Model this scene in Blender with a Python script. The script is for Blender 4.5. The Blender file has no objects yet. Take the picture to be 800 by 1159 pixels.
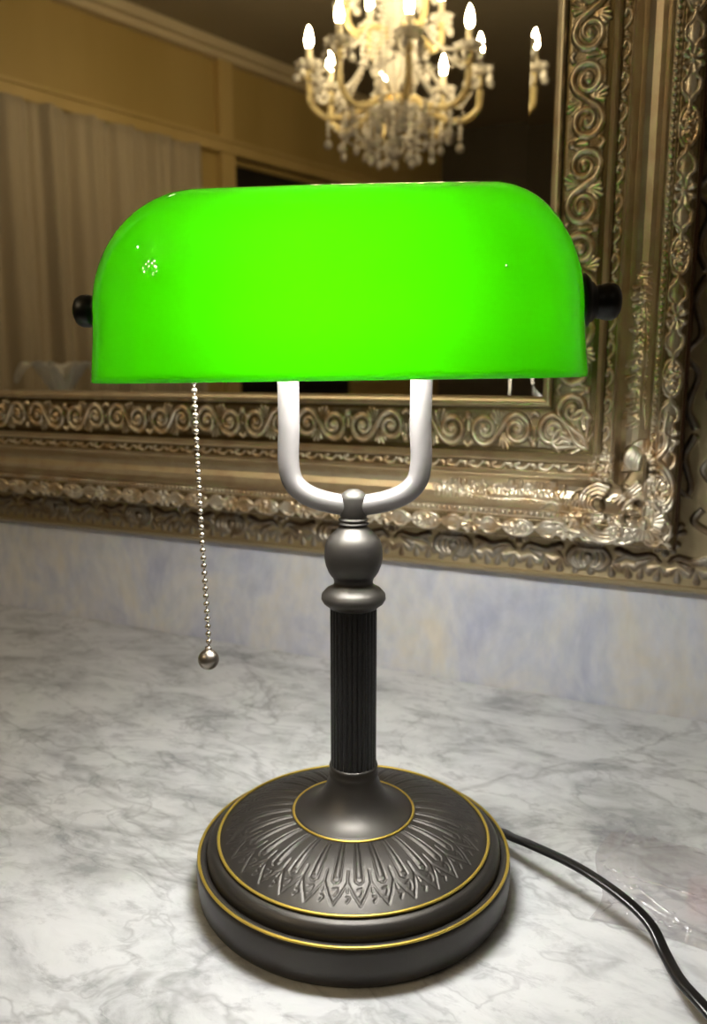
import bpy, bmesh, math, random
import numpy as np
from mathutils import Vector, Matrix
C = bpy.context.scene.collection
PI = math.pi
rnd = random.Random(7)
COUNTER = 0.0            # top of the marble is z = 0
YW = 0.319               # face of the wall behind the counter
# ------------------------------------------------------------------ materials
def mat(name, base=(.5,.5,.5), metal=0., rough=.5, spec=.5, **kw):
    m = bpy.data.materials.new(name); m.use_nodes = True
    b = m.node_tree.nodes['Principled BSDF']
    b.inputs['Base Color'].default_value = (*base, 1)
    b.inputs['Metallic'].default_value = metal
    b.inputs['Roughness'].default_value = rough
    b.inputs['Specular IOR Level'].default_value = spec
    for k, v in kw.items(): b.inputs[k.replace('_', ' ')].default_value = v
    return m
def nodes(m): return m.node_tree.nodes, m.node_tree.links, m.node_tree.nodes['Principled BSDF']
def N(m, t, **kw):
    n = m.node_tree.nodes.new(t)
    for k, v in kw.items():
        if k in n.inputs.keys(): n.inputs[k].default_value = v
        else: setattr(n, k, v)
    return n
def ramp(m, stops):
    r = m.node_tree.nodes.new('ShaderNodeValToRGB'); e = r.color_ramp.elements
    while len(e) < len(stops): e.new(.5)
    for x, (p, c) in zip(e, stops): x.position = p; x.color = (*c, 1)
    return r
def coords(m, scale=(1,1,1), rot=(0,0,0)):
    t = m.node_tree.nodes.new('ShaderNodeTexCoord'); mp = m.node_tree.nodes.new('ShaderNodeMapping')
    mp.inputs['Scale'].default_value = scale; mp.inputs['Rotation'].default_value = rot
    m.node_tree.links.new(t.outputs['Object'], mp.inputs['Vector']); return mp
def bump(m, fac, strength, dist):
    nd, l, b = nodes(m); bp = nd.new('ShaderNodeBump'); bp.inputs['Strength'].default_value = strength
    bp.inputs['Distance'].default_value = dist; l.new(fac, bp.inputs['Height']); l.new(bp.outputs['Normal'], b.inputs['Normal'])
def emit(name, col, s):
    m = mat(name, (0.8,.8,.8)); b = m.node_tree.nodes['Principled BSDF']
    b.inputs['Emission Color'].default_value = (*col, 1); b.inputs['Emission Strength'].default_value = s; return m

def marble():
    m = mat('white_marble', rough=.28, spec=.4); nd, l, b = nodes(m)
    mp = coords(m, (1,1.75,1), (0,0,-.85))
    warp = N(m, 'ShaderNodeTexNoise', Scale=5., Detail=4., Roughness=.6); l.new(mp.outputs[0], warp.inputs['Vector'])
    ad = N(m, 'ShaderNodeMix', data_type='VECTOR'); 
    va = nd.new('ShaderNodeVectorMath'); va.operation = 'MULTIPLY_ADD'; va.inputs[1].default_value = (.085,.085,.085)
    l.new(warp.outputs['Color'], va.inputs[0]); l.new(mp.outputs[0], va.inputs[2])
    # broad soft clouds
    n1 = N(m, 'ShaderNodeTexNoise', Scale=15., Detail=8., Roughness=.66, Distortion=.35); l.new(va.outputs[0], n1.inputs['Vector'])
    r1 = ramp(m, [(.33,(.34,.35,.37)),(.44,(.53,.545,.56)),(.54,(.655,.67,.685)),(.72,(.73,.745,.76))]); l.new(n1.outputs['Fac'], r1.inputs['Fac'])
    # thin veins : zero-crossings of a warped noise
    def vein(scale, w, dark, src):
        n2 = N(m, 'ShaderNodeTexNoise', Scale=scale, Detail=5., Roughness=.55, Distortion=.9); l.new(src, n2.inputs['Vector'])
        s = nd.new('ShaderNodeMath'); s.operation = 'SUBTRACT'; s.inputs[1].default_value = .5; l.new(n2.outputs['Fac'], s.inputs[0])
        a = nd.new('ShaderNodeMath'); a.operation = 'ABSOLUTE'; l.new(s.outputs[0], a.inputs[0])
        r = ramp(m, [(0.,(dark,dark,dark*1.01)),(w,(1,1,1))]); l.new(a.outputs[0], r.inputs['Fac']); return r
    mp2 = coords(m, (1,1.7,1), (0,0,1.1))
    v1 = vein(3.6, .016, .70, mp2.outputs[0]); v2 = vein(10., .022, .78, va.outputs[0])
    n3 = N(m, 'ShaderNodeTexNoise', Scale=45., Detail=6., Roughness=.7); l.new(va.outputs[0], n3.inputs['Vector'])
    r3 = ramp(m, [(.33,(.72,.72,.73)),(.47,(1,1,1))]); l.new(n3.outputs['Fac'], r3.inputs['Fac'])
    cur = r1.outputs['Color']
    for r in (v1, v2, r3):
        mx = N(m, 'ShaderNodeMix', data_type='RGBA', blend_type='MULTIPLY'); mx.inputs[0].default_value = 1
        l.new(cur, mx.inputs[6]); l.new(r.outputs['Color'], mx.inputs[7]); cur = mx.outputs[2]
    l.new(cur, b.inputs['Base Color'])
    return m
def wallpaper():
    m = mat('mottled_lavender_plaster', rough=.7); nd, l, b = nodes(m)
    mp = coords(m, (1.3,1,1.0))
    n = N(m, 'ShaderNodeTexNoise', Scale=9., Detail=7., Roughness=.68, Distortion=.5); l.new(mp.outputs[0], n.inputs['Vector'])
    r = ramp(m, [(.34,(.46,.49,.62)),(.45,(.58,.60,.68)),(.54,(.66,.66,.68)),(.68,(.70,.66,.59))]); l.new(n.outputs['Fac'], r.inputs['Fac'])
    n2 = N(m, 'ShaderNodeTexNoise', Scale=60., Detail=5.); mp2 = coords(m, (1.5,1,.7)); l.new(mp2.outputs[0], n2.inputs['Vector'])
    r2 = ramp(m, [(.3,(.88,.88,.89)),(.7,(1.03,1.03,1.03))]); l.new(n2.outputs['Fac'], r2.inputs['Fac'])
    mx = N(m, 'ShaderNodeMix', data_type='RGBA', blend_type='MULTIPLY'); mx.inputs[0].default_value = 1
    l.new(r.outputs['Color'], mx.inputs[6]); l.new(r2.outputs['Color'], mx.inputs[7]); l.new(mx.outputs[2], b.inputs['Base Color'])
    bump(m, n2.outputs['Fac'], .25, .002)
    return m
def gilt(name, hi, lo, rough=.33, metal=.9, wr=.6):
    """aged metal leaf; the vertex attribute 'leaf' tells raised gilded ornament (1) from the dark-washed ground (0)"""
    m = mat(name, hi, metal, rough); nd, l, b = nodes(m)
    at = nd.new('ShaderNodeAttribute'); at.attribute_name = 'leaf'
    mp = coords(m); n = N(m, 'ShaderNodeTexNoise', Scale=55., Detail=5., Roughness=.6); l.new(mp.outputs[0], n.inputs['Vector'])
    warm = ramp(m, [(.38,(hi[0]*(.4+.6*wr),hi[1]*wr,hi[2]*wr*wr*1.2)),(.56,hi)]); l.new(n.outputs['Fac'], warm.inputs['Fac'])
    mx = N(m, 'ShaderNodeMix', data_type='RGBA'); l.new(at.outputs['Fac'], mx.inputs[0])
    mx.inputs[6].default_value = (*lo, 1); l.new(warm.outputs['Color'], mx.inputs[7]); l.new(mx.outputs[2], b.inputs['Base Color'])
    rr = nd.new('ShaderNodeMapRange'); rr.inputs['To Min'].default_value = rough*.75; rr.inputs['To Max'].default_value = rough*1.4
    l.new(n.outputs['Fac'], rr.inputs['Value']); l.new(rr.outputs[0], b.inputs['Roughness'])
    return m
def wood(name, c1, c2, scale=8):
    m = mat(name, c1, rough=.5); nd, l, b = nodes(m)
    mp = coords(m, (1,1,.15)); n = N(m, 'ShaderNodeTexNoise', Scale=float(scale), Detail=6., Roughness=.6); l.new(mp.outputs[0], n.inputs['Vector'])
    r = ramp(m, [(.35,c1),(.65,c2)]); l.new(n.outputs['Fac'], r.inputs['Fac']); l.new(r.outputs['Color'], b.inputs['Base Color']); return m
def green_glass(name, col, trans, gloss):
    m = bpy.data.materials.new(name); m.use_nodes = True; nt = m.node_tree; nt.nodes.clear(); l = nt.links
    out = nt.nodes.new('ShaderNodeOutputMaterial'); d = nt.nodes.new('ShaderNodeBsdfDiffuse'); t = nt.nodes.new('ShaderNodeBsdfTranslucent')
    d.inputs['Color'].default_value = (*col, 1); t.inputs['Color'].default_value = (*col, 1)
    mx = nt.nodes.new('ShaderNodeMixShader'); mx.inputs[0].default_value = trans; l.new(d.outputs[0], mx.inputs[1]); l.new(t.outputs[0], mx.inputs[2])
    g = nt.nodes.new('ShaderNodeBsdfGlossy'); g.inputs['Roughness'].default_value = .035
    fr = nt.nodes.new('ShaderNodeFresnel'); fr.inputs['IOR'].default_value = gloss
    m2 = nt.nodes.new('ShaderNodeMixShader'); l.new(fr.outputs[0], m2.inputs[0]); l.new(mx.outputs[0], m2.inputs[1]); l.new(g.outputs[0], m2.inputs[2])
    l.new(m2.outputs[0], out.inputs[0]); return m

M = dict(
 marble=marble(), wallpaper=wallpaper(),
 bronze=mat('dark_bronze', (.050,.046,.041), .65, .43),
 bronze_black=mat('black_bronze', (.006,.006,.0055), .3, .36),
 harp=mat('lightened_bronze_harp', (.17,.16,.155), .55, .40),  # same bronze finish; the bulb's glare on the arms is put into its colour
 gold_line=mat('gold_paint_line', (.55,.40,.07), .7, .35),
 steel=mat('nickel_bead_chain', (.62,.56,.47), 1., .25),
 pewter=mat('pewter_ball', (.30,.27,.23), 1., .35),
 cord=mat('black_rubber_cord', (.006,.006,.006), 0., .3),
 shade_out=green_glass('green_cased_glass', (.080,.90,.001), .31, 1.45),
 shade_in=green_glass('white_inner_glass', (.90,.90,.84), .25, 1.3),
 bulb=emit('lit_lamp_bulb', (1,.98,.96), 118),
 flame=emit('lit_candle_bulb', (1,.80,.50), 260),
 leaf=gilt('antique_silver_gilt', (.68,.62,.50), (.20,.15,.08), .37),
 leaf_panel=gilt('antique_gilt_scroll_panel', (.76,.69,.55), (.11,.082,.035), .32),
 moulding=gilt('antique_champagne_moulding', (.62,.55,.40), (.62,.55,.40), .36, wr=.82),
 old=gilt('worn_bronze_gilt', (.30,.27,.22), (.42,.34,.20), .42),
 red=mat('red_brown_bole_edge', (.09,.028,.010), .4, .35),
 mirror=mat('mirror_silver', (.80,.79,.73), 1., .0),
 board=mat('dark_back_board', (.03,.02,.012), 0., .7),
 ceiling=mat('taupe_ceiling_paint', (.34,.29,.20), 0., .8),
 cornice=mat('pale_cornice_paint', (.62,.52,.34), 0., .6),
 tan=wood('honey_wood_panel', (.42,.30,.10), (.48,.35,.13), 3),
 tanrail=wood('honey_wood_rail', (.52,.38,.14), (.58,.43,.18), 3),
 darkwood=wood('dark_brown_wood', (.07,.055,.03), (.09,.07,.04), 4),
 black=mat('dark_door_paint', (.012,.009,.006), 0., .6),
 floor=wood('oak_floor', (.16,.10,.05), (.22,.14,.07), 4),
 curtain=mat('beige_curtain_cloth', (.44,.37,.26), 0., .9, Sheen_Weight=.2),
 wall=mat('plain_taupe_wall', (.30,.26,.19), 0., .8),
 cabinet=mat('cream_cabinet_paint', (.55,.50,.42), 0., .5),
 brass=mat('polished_brass', (.75,.52,.18), 1., .2),
 ceramic=mat('white_glazed_ceramic', (.78,.76,.70), 0., .25),
 wax=mat('ivory_candle_sleeve', (.80,.72,.52), 0., .5),
 frost=emit('lit_downlight_disc', (1,.90,.74), 90),
)
def crystal():
    m = mat('lead_crystal', (1,.97,.90), 0., .03, Transmission_Weight=.32, IOR=1.6); return m
M['crystal'] = crystal()
M['amber'] = mat('pale_gold_glass', (1,.86,.50), 0., .08, Transmission_Weight=.45, IOR=1.5)
def film():
    m = bpy.data.materials.new('clear_plastic_film'); m.use_nodes = True; nt = m.node_tree; nt.nodes.clear(); l = nt.links
    out = nt.nodes.new('ShaderNodeOutputMaterial'); tr = nt.nodes.new('ShaderNodeBsdfTransparent'); p = nt.nodes.new('ShaderNodeBsdfPrincipled')
    p.inputs['Base Color'].default_value = (.78,.75,.76,1); p.inputs['Roughness'].default_value = .16
    tr.inputs['Color'].default_value = (.993,.99,.993,1)
    mx = nt.nodes.new('ShaderNodeMixShader'); mx.inputs[0].default_value = .09
    # pink band across the right part of the film
    tc = nt.nodes.new('ShaderNodeTexCoord'); sp = nt.nodes.new('ShaderNodeSeparateXYZ'); l.new(tc.outputs['Object'], sp.inputs[0])
    a = nt.nodes.new('ShaderNodeMath'); a.operation = 'GREATER_THAN'; a.inputs[1].default_value = .176; l.new(sp.outputs[0], a.inputs[0])
    b = nt.nodes.new('ShaderNodeMath'); b.operation = 'COMPARE'; b.inputs[1].default_value = .062; b.inputs[2].default_value = .018; l.new(sp.outputs[1], b.inputs[0])
    c = nt.nodes.new('ShaderNodeMath'); c.operation = 'MULTIPLY'; l.new(a.outputs[0], c.inputs[0]); l.new(b.outputs[0], c.inputs[1])
    cm = nt.nodes.new('ShaderNodeMix'); cm.data_type = 'RGBA'; l.new(c.outputs[0], cm.inputs[0]); cm.inputs[6].default_value = (.78,.75,.76,1); cm.inputs[7].default_value = (.86,.52,.54,1)
    l.new(cm.outputs[2], p.inputs['Base Color'])
    gl = nt.nodes.new('ShaderNodeBsdfGlossy'); gl.inputs['Roughness'].default_value = .22; lw = nt.nodes.new('ShaderNodeLayerWeight'); pw = nt.nodes.new('ShaderNodeMath'); pw.operation = 'POWER'; pw.inputs[1].default_value = 3.; l.new(lw.outputs['Facing'], pw.inputs[0])
    fr = nt.nodes.new('ShaderNodeMath'); fr.operation = 'MULTIPLY_ADD'; fr.inputs[1].default_value = .35; fr.inputs[2].default_value = .07; l.new(pw.outputs[0], fr.inputs[0])
    m3 = nt.nodes.new('ShaderNodeMixShader'); l.new(fr.outputs[0], m3.inputs[0])
    l.new(tr.outputs[0], mx.inputs[1]); l.new(p.outputs[0], mx.inputs[2]); l.new(mx.outputs[0], m3.inputs[1]); l.new(gl.outputs[0], m3.inputs[2]); l.new(m3.outputs[0], out.inputs[0]); return m
M['film'] = film()

# ------------------------------------------------------------------ helpers
def obj(name, bm, m, parent=None, smooth=False, kind=None, label=None):
    me = bpy.data.meshes.new(name); bm.normal_update(); bm.to_mesh(me); bm.free()
    for k in (m if isinstance(m, (list, tuple)) else [m]): me.materials.append(k)
    if smooth: me.polygons.foreach_set('use_smooth', [True]*len(me.polygons))
    o = bpy.data.objects.new(name, me); C.objects.link(o)
    if parent: o.parent = parent
    if kind: o['kind'] = kind
    if label: o['label'] = label
    return o
def thing(name, label, cat, loc=(0,0,0), rz=0, group=None):
    o = bpy.data.objects.new(name, None); C.objects.link(o); o.location = loc; o.rotation_euler = (0,0,rz)
    o.empty_display_size = .05; o['label'] = label; o['category'] = cat
    if group: o['group'] = group
    return o
def tag(o, label, cat, group=None):
    o['label'] = label; o['category'] = cat
    if group: o['group'] = group
    return o
def npmesh(name, V, F, m, parent=None, smooth=True, attr=None, uvm=None):
    """V (n,3), F (k,4) arrays"""
    me = bpy.data.meshes.new(name); V = np.asarray(V, np.float32); F = np.asarray(F, np.int32)
    me.vertices.add(len(V)); me.vertices.foreach_set('co', V.ravel())
    me.loops.add(F.size); me.loops.foreach_set('vertex_index', F.ravel())
    me.polygons.add(len(F)); me.polygons.foreach_set('loop_start', np.arange(0, F.size, F.shape[1], dtype=np.int32))
    me.polygons.foreach_set('loop_total', np.full(len(F), F.shape[1], np.int32))
    me.update(calc_edges=True); me.validate()
    me.polygons.foreach_set('use_smooth', [smooth]*len(me.polygons))
    for k in (m if isinstance(m, (list, tuple)) else [m]): me.materials.append(k)
    if attr is not None:
        a = me.attributes.new('leaf', 'FLOAT', 'POINT'); a.data.foreach_set('value', np.asarray(attr, np.float32).ravel())
    o = bpy.data.objects.new(name, me); C.objects.link(o)
    if parent: o.parent = parent
    return o
def gridfaces(n, k, flip=False, wrap=False):
    i, j = np.meshgrid(np.arange(n if wrap else n-1), np.arange(k-1), indexing='ij'); i2 = (i+1) % n
    a, b, c, d = i*k+j, i2*k+j, i2*k+j+1, i*k+j+1
    F = np.stack([a,b,c,d], -1).reshape(-1,4)
    return F[:, ::-1] if flip else F
def box(bm, lo, hi, mi=0, bev=0):
    lo, hi = Vector(lo), Vector(hi); r = bmesh.ops.create_cube(bm, size=1)
    bmesh.ops.scale(bm, vec=hi-lo, verts=r['verts']); bmesh.ops.translate(bm, vec=(lo+hi)/2, verts=r['verts'])
    if bev:
        es = list({e for v in r['verts'] for e in v.link_edges}); bmesh.ops.bevel(bm, geom=es, offset=bev, segments=2, affect='EDGES', profile=.6)
    return r['verts']
def lathe(bm, prof, n=64, axis='Z', origin=(0,0,0), cap=True):
    """prof: list of (r, h)"""
    o = Vector(origin); rings = []
    def P(r, h, a):
        c, s = r*math.cos(a), r*math.sin(a)
        return o + (Vector((c, s, h)) if axis == 'Z' else Vector((h, c, s)))
    for r, h in prof:
        if r < 1e-6: rings.append([bm.verts.new(P(0, h, 0))])
        else: rings.append([bm.verts.new(P(r, h, 2*PI*i/n)) for i in range(n)])
    for A, B in zip(rings, rings[1:]):
        for i in range(n):
            j = (i+1) % n
            if len(A) == 1 and len(B) == 1: continue
            if len(A) == 1: f = [A[0], B[j], B[i]]
            elif len(B) == 1: f = [A[i], A[j], B[0]]
            else: f = [A[i], A[j], B[j], B[i]]
            bm.faces.new(f)
    if cap:
        for R_ in (rings[0], rings[-1]):
            if len(R_) > 1:
                try: bm.faces.new(R_)
                except ValueError: pass
    bmesh.ops.recalc_face_normals(bm, faces=bm.faces)
def smooth_pts(P, n=8):
    P = [Vector(p) for p in P]; out = []
    Q = [P[0]*2-P[1]] + P + [P[-1]*2-P[-2]]
    for i in range(1, len(Q)-2):
        a, b, c, d = Q[i-1:i+3]
        for k in range(n):
            t = k/n; out.append(.5*((2*b)+(c-a)*t+(2*a-5*b+4*c-d)*t*t+(3*b-a-3*c+d)*t**3))
    return out + [P[-1]]
def tube(bm, pts, r, n=12, up=Vector((0,0,1)), prof=None):
    pts = [Vector(p) for p in pts]; rings = []
    prof = prof or [(math.cos(2*PI*i/n), math.sin(2*PI*i/n)) for i in range(n)]
    for i, p in enumerate(pts):
        t = (pts[min(i+1, len(pts)-1)] - pts[max(i-1, 0)]).normalized()
        s = t.cross(up)
        if s.length < 1e-3: s = t.cross(Vector((0,1,0)))
        s.normalize(); u = s.cross(t); rr = r[i] if isinstance(r, (list, tuple)) else r
        rings.append([bm.verts.new(p + s*a*rr + u*b*rr) for a, b in prof])
    k = len(prof)
    for A, B in zip(rings, rings[1:]):
        for i in range(k): bm.faces.new([A[i], A[(i+1) % k], B[(i+1) % k], B[i]])
    bm.faces.new(rings[0]); bm.faces.new(rings[-1][::-1])
    bmesh.ops.recalc_face_normals(bm, faces=bm.faces)
def ball(bm, c, r, seg=10, sc=(1,1,1)):
    v = bmesh.ops.create_uvsphere(bm, u_segments=seg, v_segments=max(4, seg*2//3), radius=r)['verts']
    bmesh.ops.scale(bm, vec=sc, verts=v); bmesh.ops.translate(bm, vec=c, verts=v)
def structure(name, bm, m, **k): return obj(name, bm, m, kind='structure', **k)

# ------------------------------------------------------------------ relief carving
class Relief:
    """a height field on a regular (s, t) grid, carved by stamping round strokes; s may wrap around"""
    def __init__(R, S0, S1, T0, T1, step, wrap=False):
        R.step = step; R.s = np.arange(S0, S1-1e-9 if wrap else S1+step*.5, step); R.t = np.arange(T0, T1+step*.5, step)
        R.wrap = wrap; R.P = len(R.s)*step; R.H = np.zeros((len(R.s), len(R.t)), np.float32); R.S0, R.T0 = S0, T0
    def stamp(R, s, t, r, k):
        w = int(r/R.step)+1; i0 = int(round((s-R.S0)/R.step)); j0 = int(round((t-R.T0)/R.step))
        ii = np.arange(i0-w, i0+w+1); jj = np.arange(j0-w, j0+w+1); jj = jj[(jj >= 0) & (jj < len(R.t))]
        if not R.wrap: ii = ii[(ii >= 0) & (ii < len(R.s))]
        if len(ii) == 0 or len(jj) == 0: return
        ds = ii*R.step+R.S0-s; dt = jj*R.step+R.T0-t
        q = r*r-ds[:,None]**2-dt[None,:]**2; h = k*np.sqrt(np.maximum(q, 0)); ix = np.ix_(ii % len(R.s), jj)
        R.H[ix] = np.maximum(R.H[ix], h)
    def stroke(R, P, r0, r1=None, k=1., n=None, smooth=True):
        r1 = r0 if r1 is None else r1
        Q = [tuple(v)[:2] for v in smooth_pts([(a,b,0) for a,b in P], 10)] if smooth and len(P) > 2 else list(P)
        Q = np.array(Q); L = np.concatenate([[0], np.cumsum(np.hypot(*np.diff(Q, axis=0).T))])
        m = max(3, int(L[-1]/(R.step*.8))); u = np.linspace(0, L[-1], m)
        for a, b, w in zip(np.interp(u, L, Q[:,0]), np.interp(u, L, Q[:,1]), np.linspace(0, 1, m)):
            R.stamp(a, b, r0+(r1-r0)*w if not callable(r0) else r0(w), k)
    def drop(R, a, b, r, k=1.):               # teardrop from a (point) to b (round end)
        R.stroke([a, b], r*.25, r, k)
    def spiral(R, c, r, a0, turns, w0, w1, k=1., shrink=.18):
        n = int(24*abs(turns))+4; P = []
        for i in range(n):
            u = i/(n-1); a = a0+turns*2*PI*u; q = r*(1-(1-shrink)*u); P.append((c[0]+q*math.cos(a), c[1]+q*math.sin(a)))
        R.stroke(P, w0, w1, k, smooth=False); return P[0]
    def fan(R, c, ang, spread, n, l, w, k=1., l2=None):
        for i in range(n):
            a = ang+(i-(n-1)/2)*spread/(max(n-1,1)); ll = l*(1-.25*abs(i-(n-1)/2)/max((n-1)/2, .5))
            R.drop(c, (c[0]+ll*math.cos(a), c[1]+ll*math.sin(a)), w, k)
    def grains(R, f, n, r, k, seed=1):
        q = random.Random(seed)
        for _ in range(n):
            a, b = f(q); R.stamp(a, b, r*(.7+.6*q.random()), k)

X1, X0, Z0, Z1, KZ = .145, -1.02, .1525, 1.36, 1.089     # outer edges of the mirror frame
def side_len(side): return (X1-X0) if side in ('bottom','top') else (Z1-Z0)/KZ
def place(side, s, t):
    if side == 'bottom': return X1-s, Z0+t*KZ
    if side == 'top': return X1-s, Z1-t*KZ
    if side == 'right': return X1-t, Z0+s*KZ
    return X0+t, Z0+s*KZ
PROF = [(0,.046),(.0012,.051),(.003,.0525),(.016,.0545),(.0170,.0525),(.0180,.0518),(.0225,.0518),(.0240,.0535),(.0252,.0520),(.028,.0470),(.032,.0430),(.037,.0412),(.041,.0420),(.0445,.0455),
        (.0465,.0500),(.0475,.0530),(.0490,.0545),(.0505,.0530),(.0512,.0480),(.0585,.0480),(.0592,.0525),(.0604,.0540),(.0616,.0530),(.0622,.0500),(.0642,.0478),(.0650,.0445),(.0985,.0445),
        (.0990,.0475),(.1005,.0500),(.1022,.0500),(.1030,.0478),(.1050,.0470),(.1062,.0455),(.1070,.0425)]
pt, ph = np.array(PROF).T
def base_h(t): return np.interp(t, pt, ph)
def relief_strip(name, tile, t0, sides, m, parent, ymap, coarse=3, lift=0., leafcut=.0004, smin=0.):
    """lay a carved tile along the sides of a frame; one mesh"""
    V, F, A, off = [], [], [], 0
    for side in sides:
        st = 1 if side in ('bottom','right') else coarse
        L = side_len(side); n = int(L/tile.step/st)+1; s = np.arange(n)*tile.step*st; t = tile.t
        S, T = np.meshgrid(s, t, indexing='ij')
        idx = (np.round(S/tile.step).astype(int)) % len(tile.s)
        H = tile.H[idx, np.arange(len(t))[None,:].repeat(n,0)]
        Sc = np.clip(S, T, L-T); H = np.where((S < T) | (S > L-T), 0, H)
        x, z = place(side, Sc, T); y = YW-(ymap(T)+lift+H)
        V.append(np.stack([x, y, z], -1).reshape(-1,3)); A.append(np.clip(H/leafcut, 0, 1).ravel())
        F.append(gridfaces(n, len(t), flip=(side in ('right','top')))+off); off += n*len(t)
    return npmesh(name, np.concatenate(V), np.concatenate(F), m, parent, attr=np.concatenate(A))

# ------------------------------------------------------------------ room
def room():
    b = bmesh.new(); box(b, (-3.6,YW,-.9), (2.3,YW+.12,1.9)); structure('wall_front', b, M['wallpaper'])
    b = bmesh.new(); box(b, (-3.6,-4.5,-.98), (2.3,YW+.12,-.9)); structure('floor', b, M['floor'])
    b = bmesh.new(); box(b, (-3.6,-4.5,1.82), (2.3,YW,1.95)); structure('ceiling', b, M['ceiling'])
    b = bmesh.new(); box(b, (2.2,-4.4,-.9), (2.32,YW,1.82)); structure('wall_right', b, M['wall'])
    b = bmesh.new(); box(b, (-1.9,-4.52,-.9), (2.2,-4.4,1.82)); structure('wall_back', b, M['darkwood'])
    # left wall runs slightly off square; local x goes along it, local y into the room
    ang = math.atan2(-.965016, .262189)
    LM = Matrix.Translation((-2.953,.276,0)) @ Matrix.Rotation(ang, 4, 'Z')      # local -y is... see sign below
    # local +x = (.262,-.965); local +y = (.965,.262) = into the room
    def loc(name, boxes, m, bev=0, **k):
        b = bmesh.new()
        for lo, hi in boxes: box(b, lo, hi, bev=bev)
        o = structure(name, b, m, **k); o.matrix_world = LM; return o
    loc('wall_left', [((-.1,-.14,1.39),(4.95,-.02,1.82)), ((2.75,-.14,-.9),(2.93,-.02,1.39)), ((3.95,-.14,-.9),(4.95,-.02,1.39)), ((-.1,-.14,1.30),(4.95,-.03,1.39)), ((-.1,-.14,-.9),(.1,-.02,1.3))], M['tan'])
    loc('trim_1', [((-.1,-.02,1.745),(4.9,.03,1.82)), ((-.1,-.02,1.775),(4.9,.06,1.82))], M['cornice'], .006)
    loc('trim_2', [((-.1,-.02,1.325),(4.9,.035,1.39)), ((-.1,-.02,1.375),(4.9,.05,1.392))], M['tanrail'], .005)
    loc('trim_3', [((2.925,-.02,-.9),(3.01,.03,1.325)), ((2.925,-.02,1.39),(3.01,.022,1.745))], M['tanrail'], .004)
    loc('door_1', [((3.01,-.10,-.9),(3.95,-.05,1.325)), ((3.05,-.05,-.8),(3.45,-.035,.1)), ((3.05,-.05,.2),(3.45,-.035,1.2)), ((3.52,-.05,-.8),(3.92,-.035,.1)), ((3.52,-.05,.2),(3.92,-.035,1.2))], M['black'], .004)
    loc('window_1', [((.1,-.13,-.9),(2.75,-.11,1.3))], M['black'])
    # curtain
    n, k = 700, 26; s = np.linspace(.05, 2.75, n); r = np.random.RandomState(3)
    ph_ = np.cumsum(2*PI*(2.75/n)/np.interp(s, np.linspace(0,2.8,24), .13+.12*r.rand(24)))
    amp = np.interp(s, np.linspace(0,2.8,30), .024+.034*r.rand(30)); z = np.linspace(-.88, 1.315, k)
    S, Z = np.meshgrid(s, z, indexing='ij'); g = (Z+.88)/2.2
    Y = .085+amp[:,None]*np.sin(ph_[:,None]+.35*np.sin(2.1*Z+S*3))*(1-.45*g**3)+.012*np.sin(ph_*2.7+1)[:,None]*(1-.3*g)
    o = npmesh('curtain', np.stack([S, Y-.012, Z], -1).reshape(-1,3), gridfaces(n, k), M['curtain'])
    sm = o.modifiers.new('thickness', 'SOLIDIFY'); sm.thickness = .002
    o.matrix_world = LM; tag(o, 'floor-length pleated beige curtain below the wooden frieze, seen in the mirror', 'curtain')
room()

# counter and its cabinet
b = bmesh.new(); box(b, (-1.25,-.42,-.035), (1.05,YW,0), bev=.004)
tag(obj('marble_countertop', b, M['marble']), 'white and grey veined marble countertop under the lamp', 'countertop')
cab = thing('counter_cabinet', 'cream cabinet carrying the marble countertop', 'cabinet', (0,0,-.9))
b = bmesh.new(); box(b, (-1.22,-.38,.08), (1.02,YW-.005,.865)); box(b, (-1.2,-.33,0), (1.0,YW-.005,.08)); obj('cabinet_body', b, M['cabinet'], cab)
for i in range(4):
    x = -1.2+i*.555; b = bmesh.new(); box(b, (x,-.40,.1), (x+.54,-.38,.85), bev=.003); d_ = obj('door', b, M['cabinet'], cab)
    b = bmesh.new(); lathe(b, [(0,-.43),(.012,-.428),(.014,-.42),(.006,-.41),(.006,-.40)], 20, 'Z'); bmesh.ops.rotate(b, verts=b.verts, cent=(0,0,0), matrix=Matrix.Rotation(-PI/2,3,'X'))
    bmesh.ops.recalc_face_normals(b, faces=b.faces)
    zs = [v.co.y for v in b.verts]; sgn = -1 if min(zs) < -.2 else 1
    for v in b.verts: v.co = Vector((v.co.x + x + (.5 if i % 2 == 0 else .04), sgn*v.co.y, v.co.z+.6))
    bmesh.ops.recalc_face_normals(b, faces=b.faces); obj('knob', b, M['brass'], d_, True)

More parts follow.
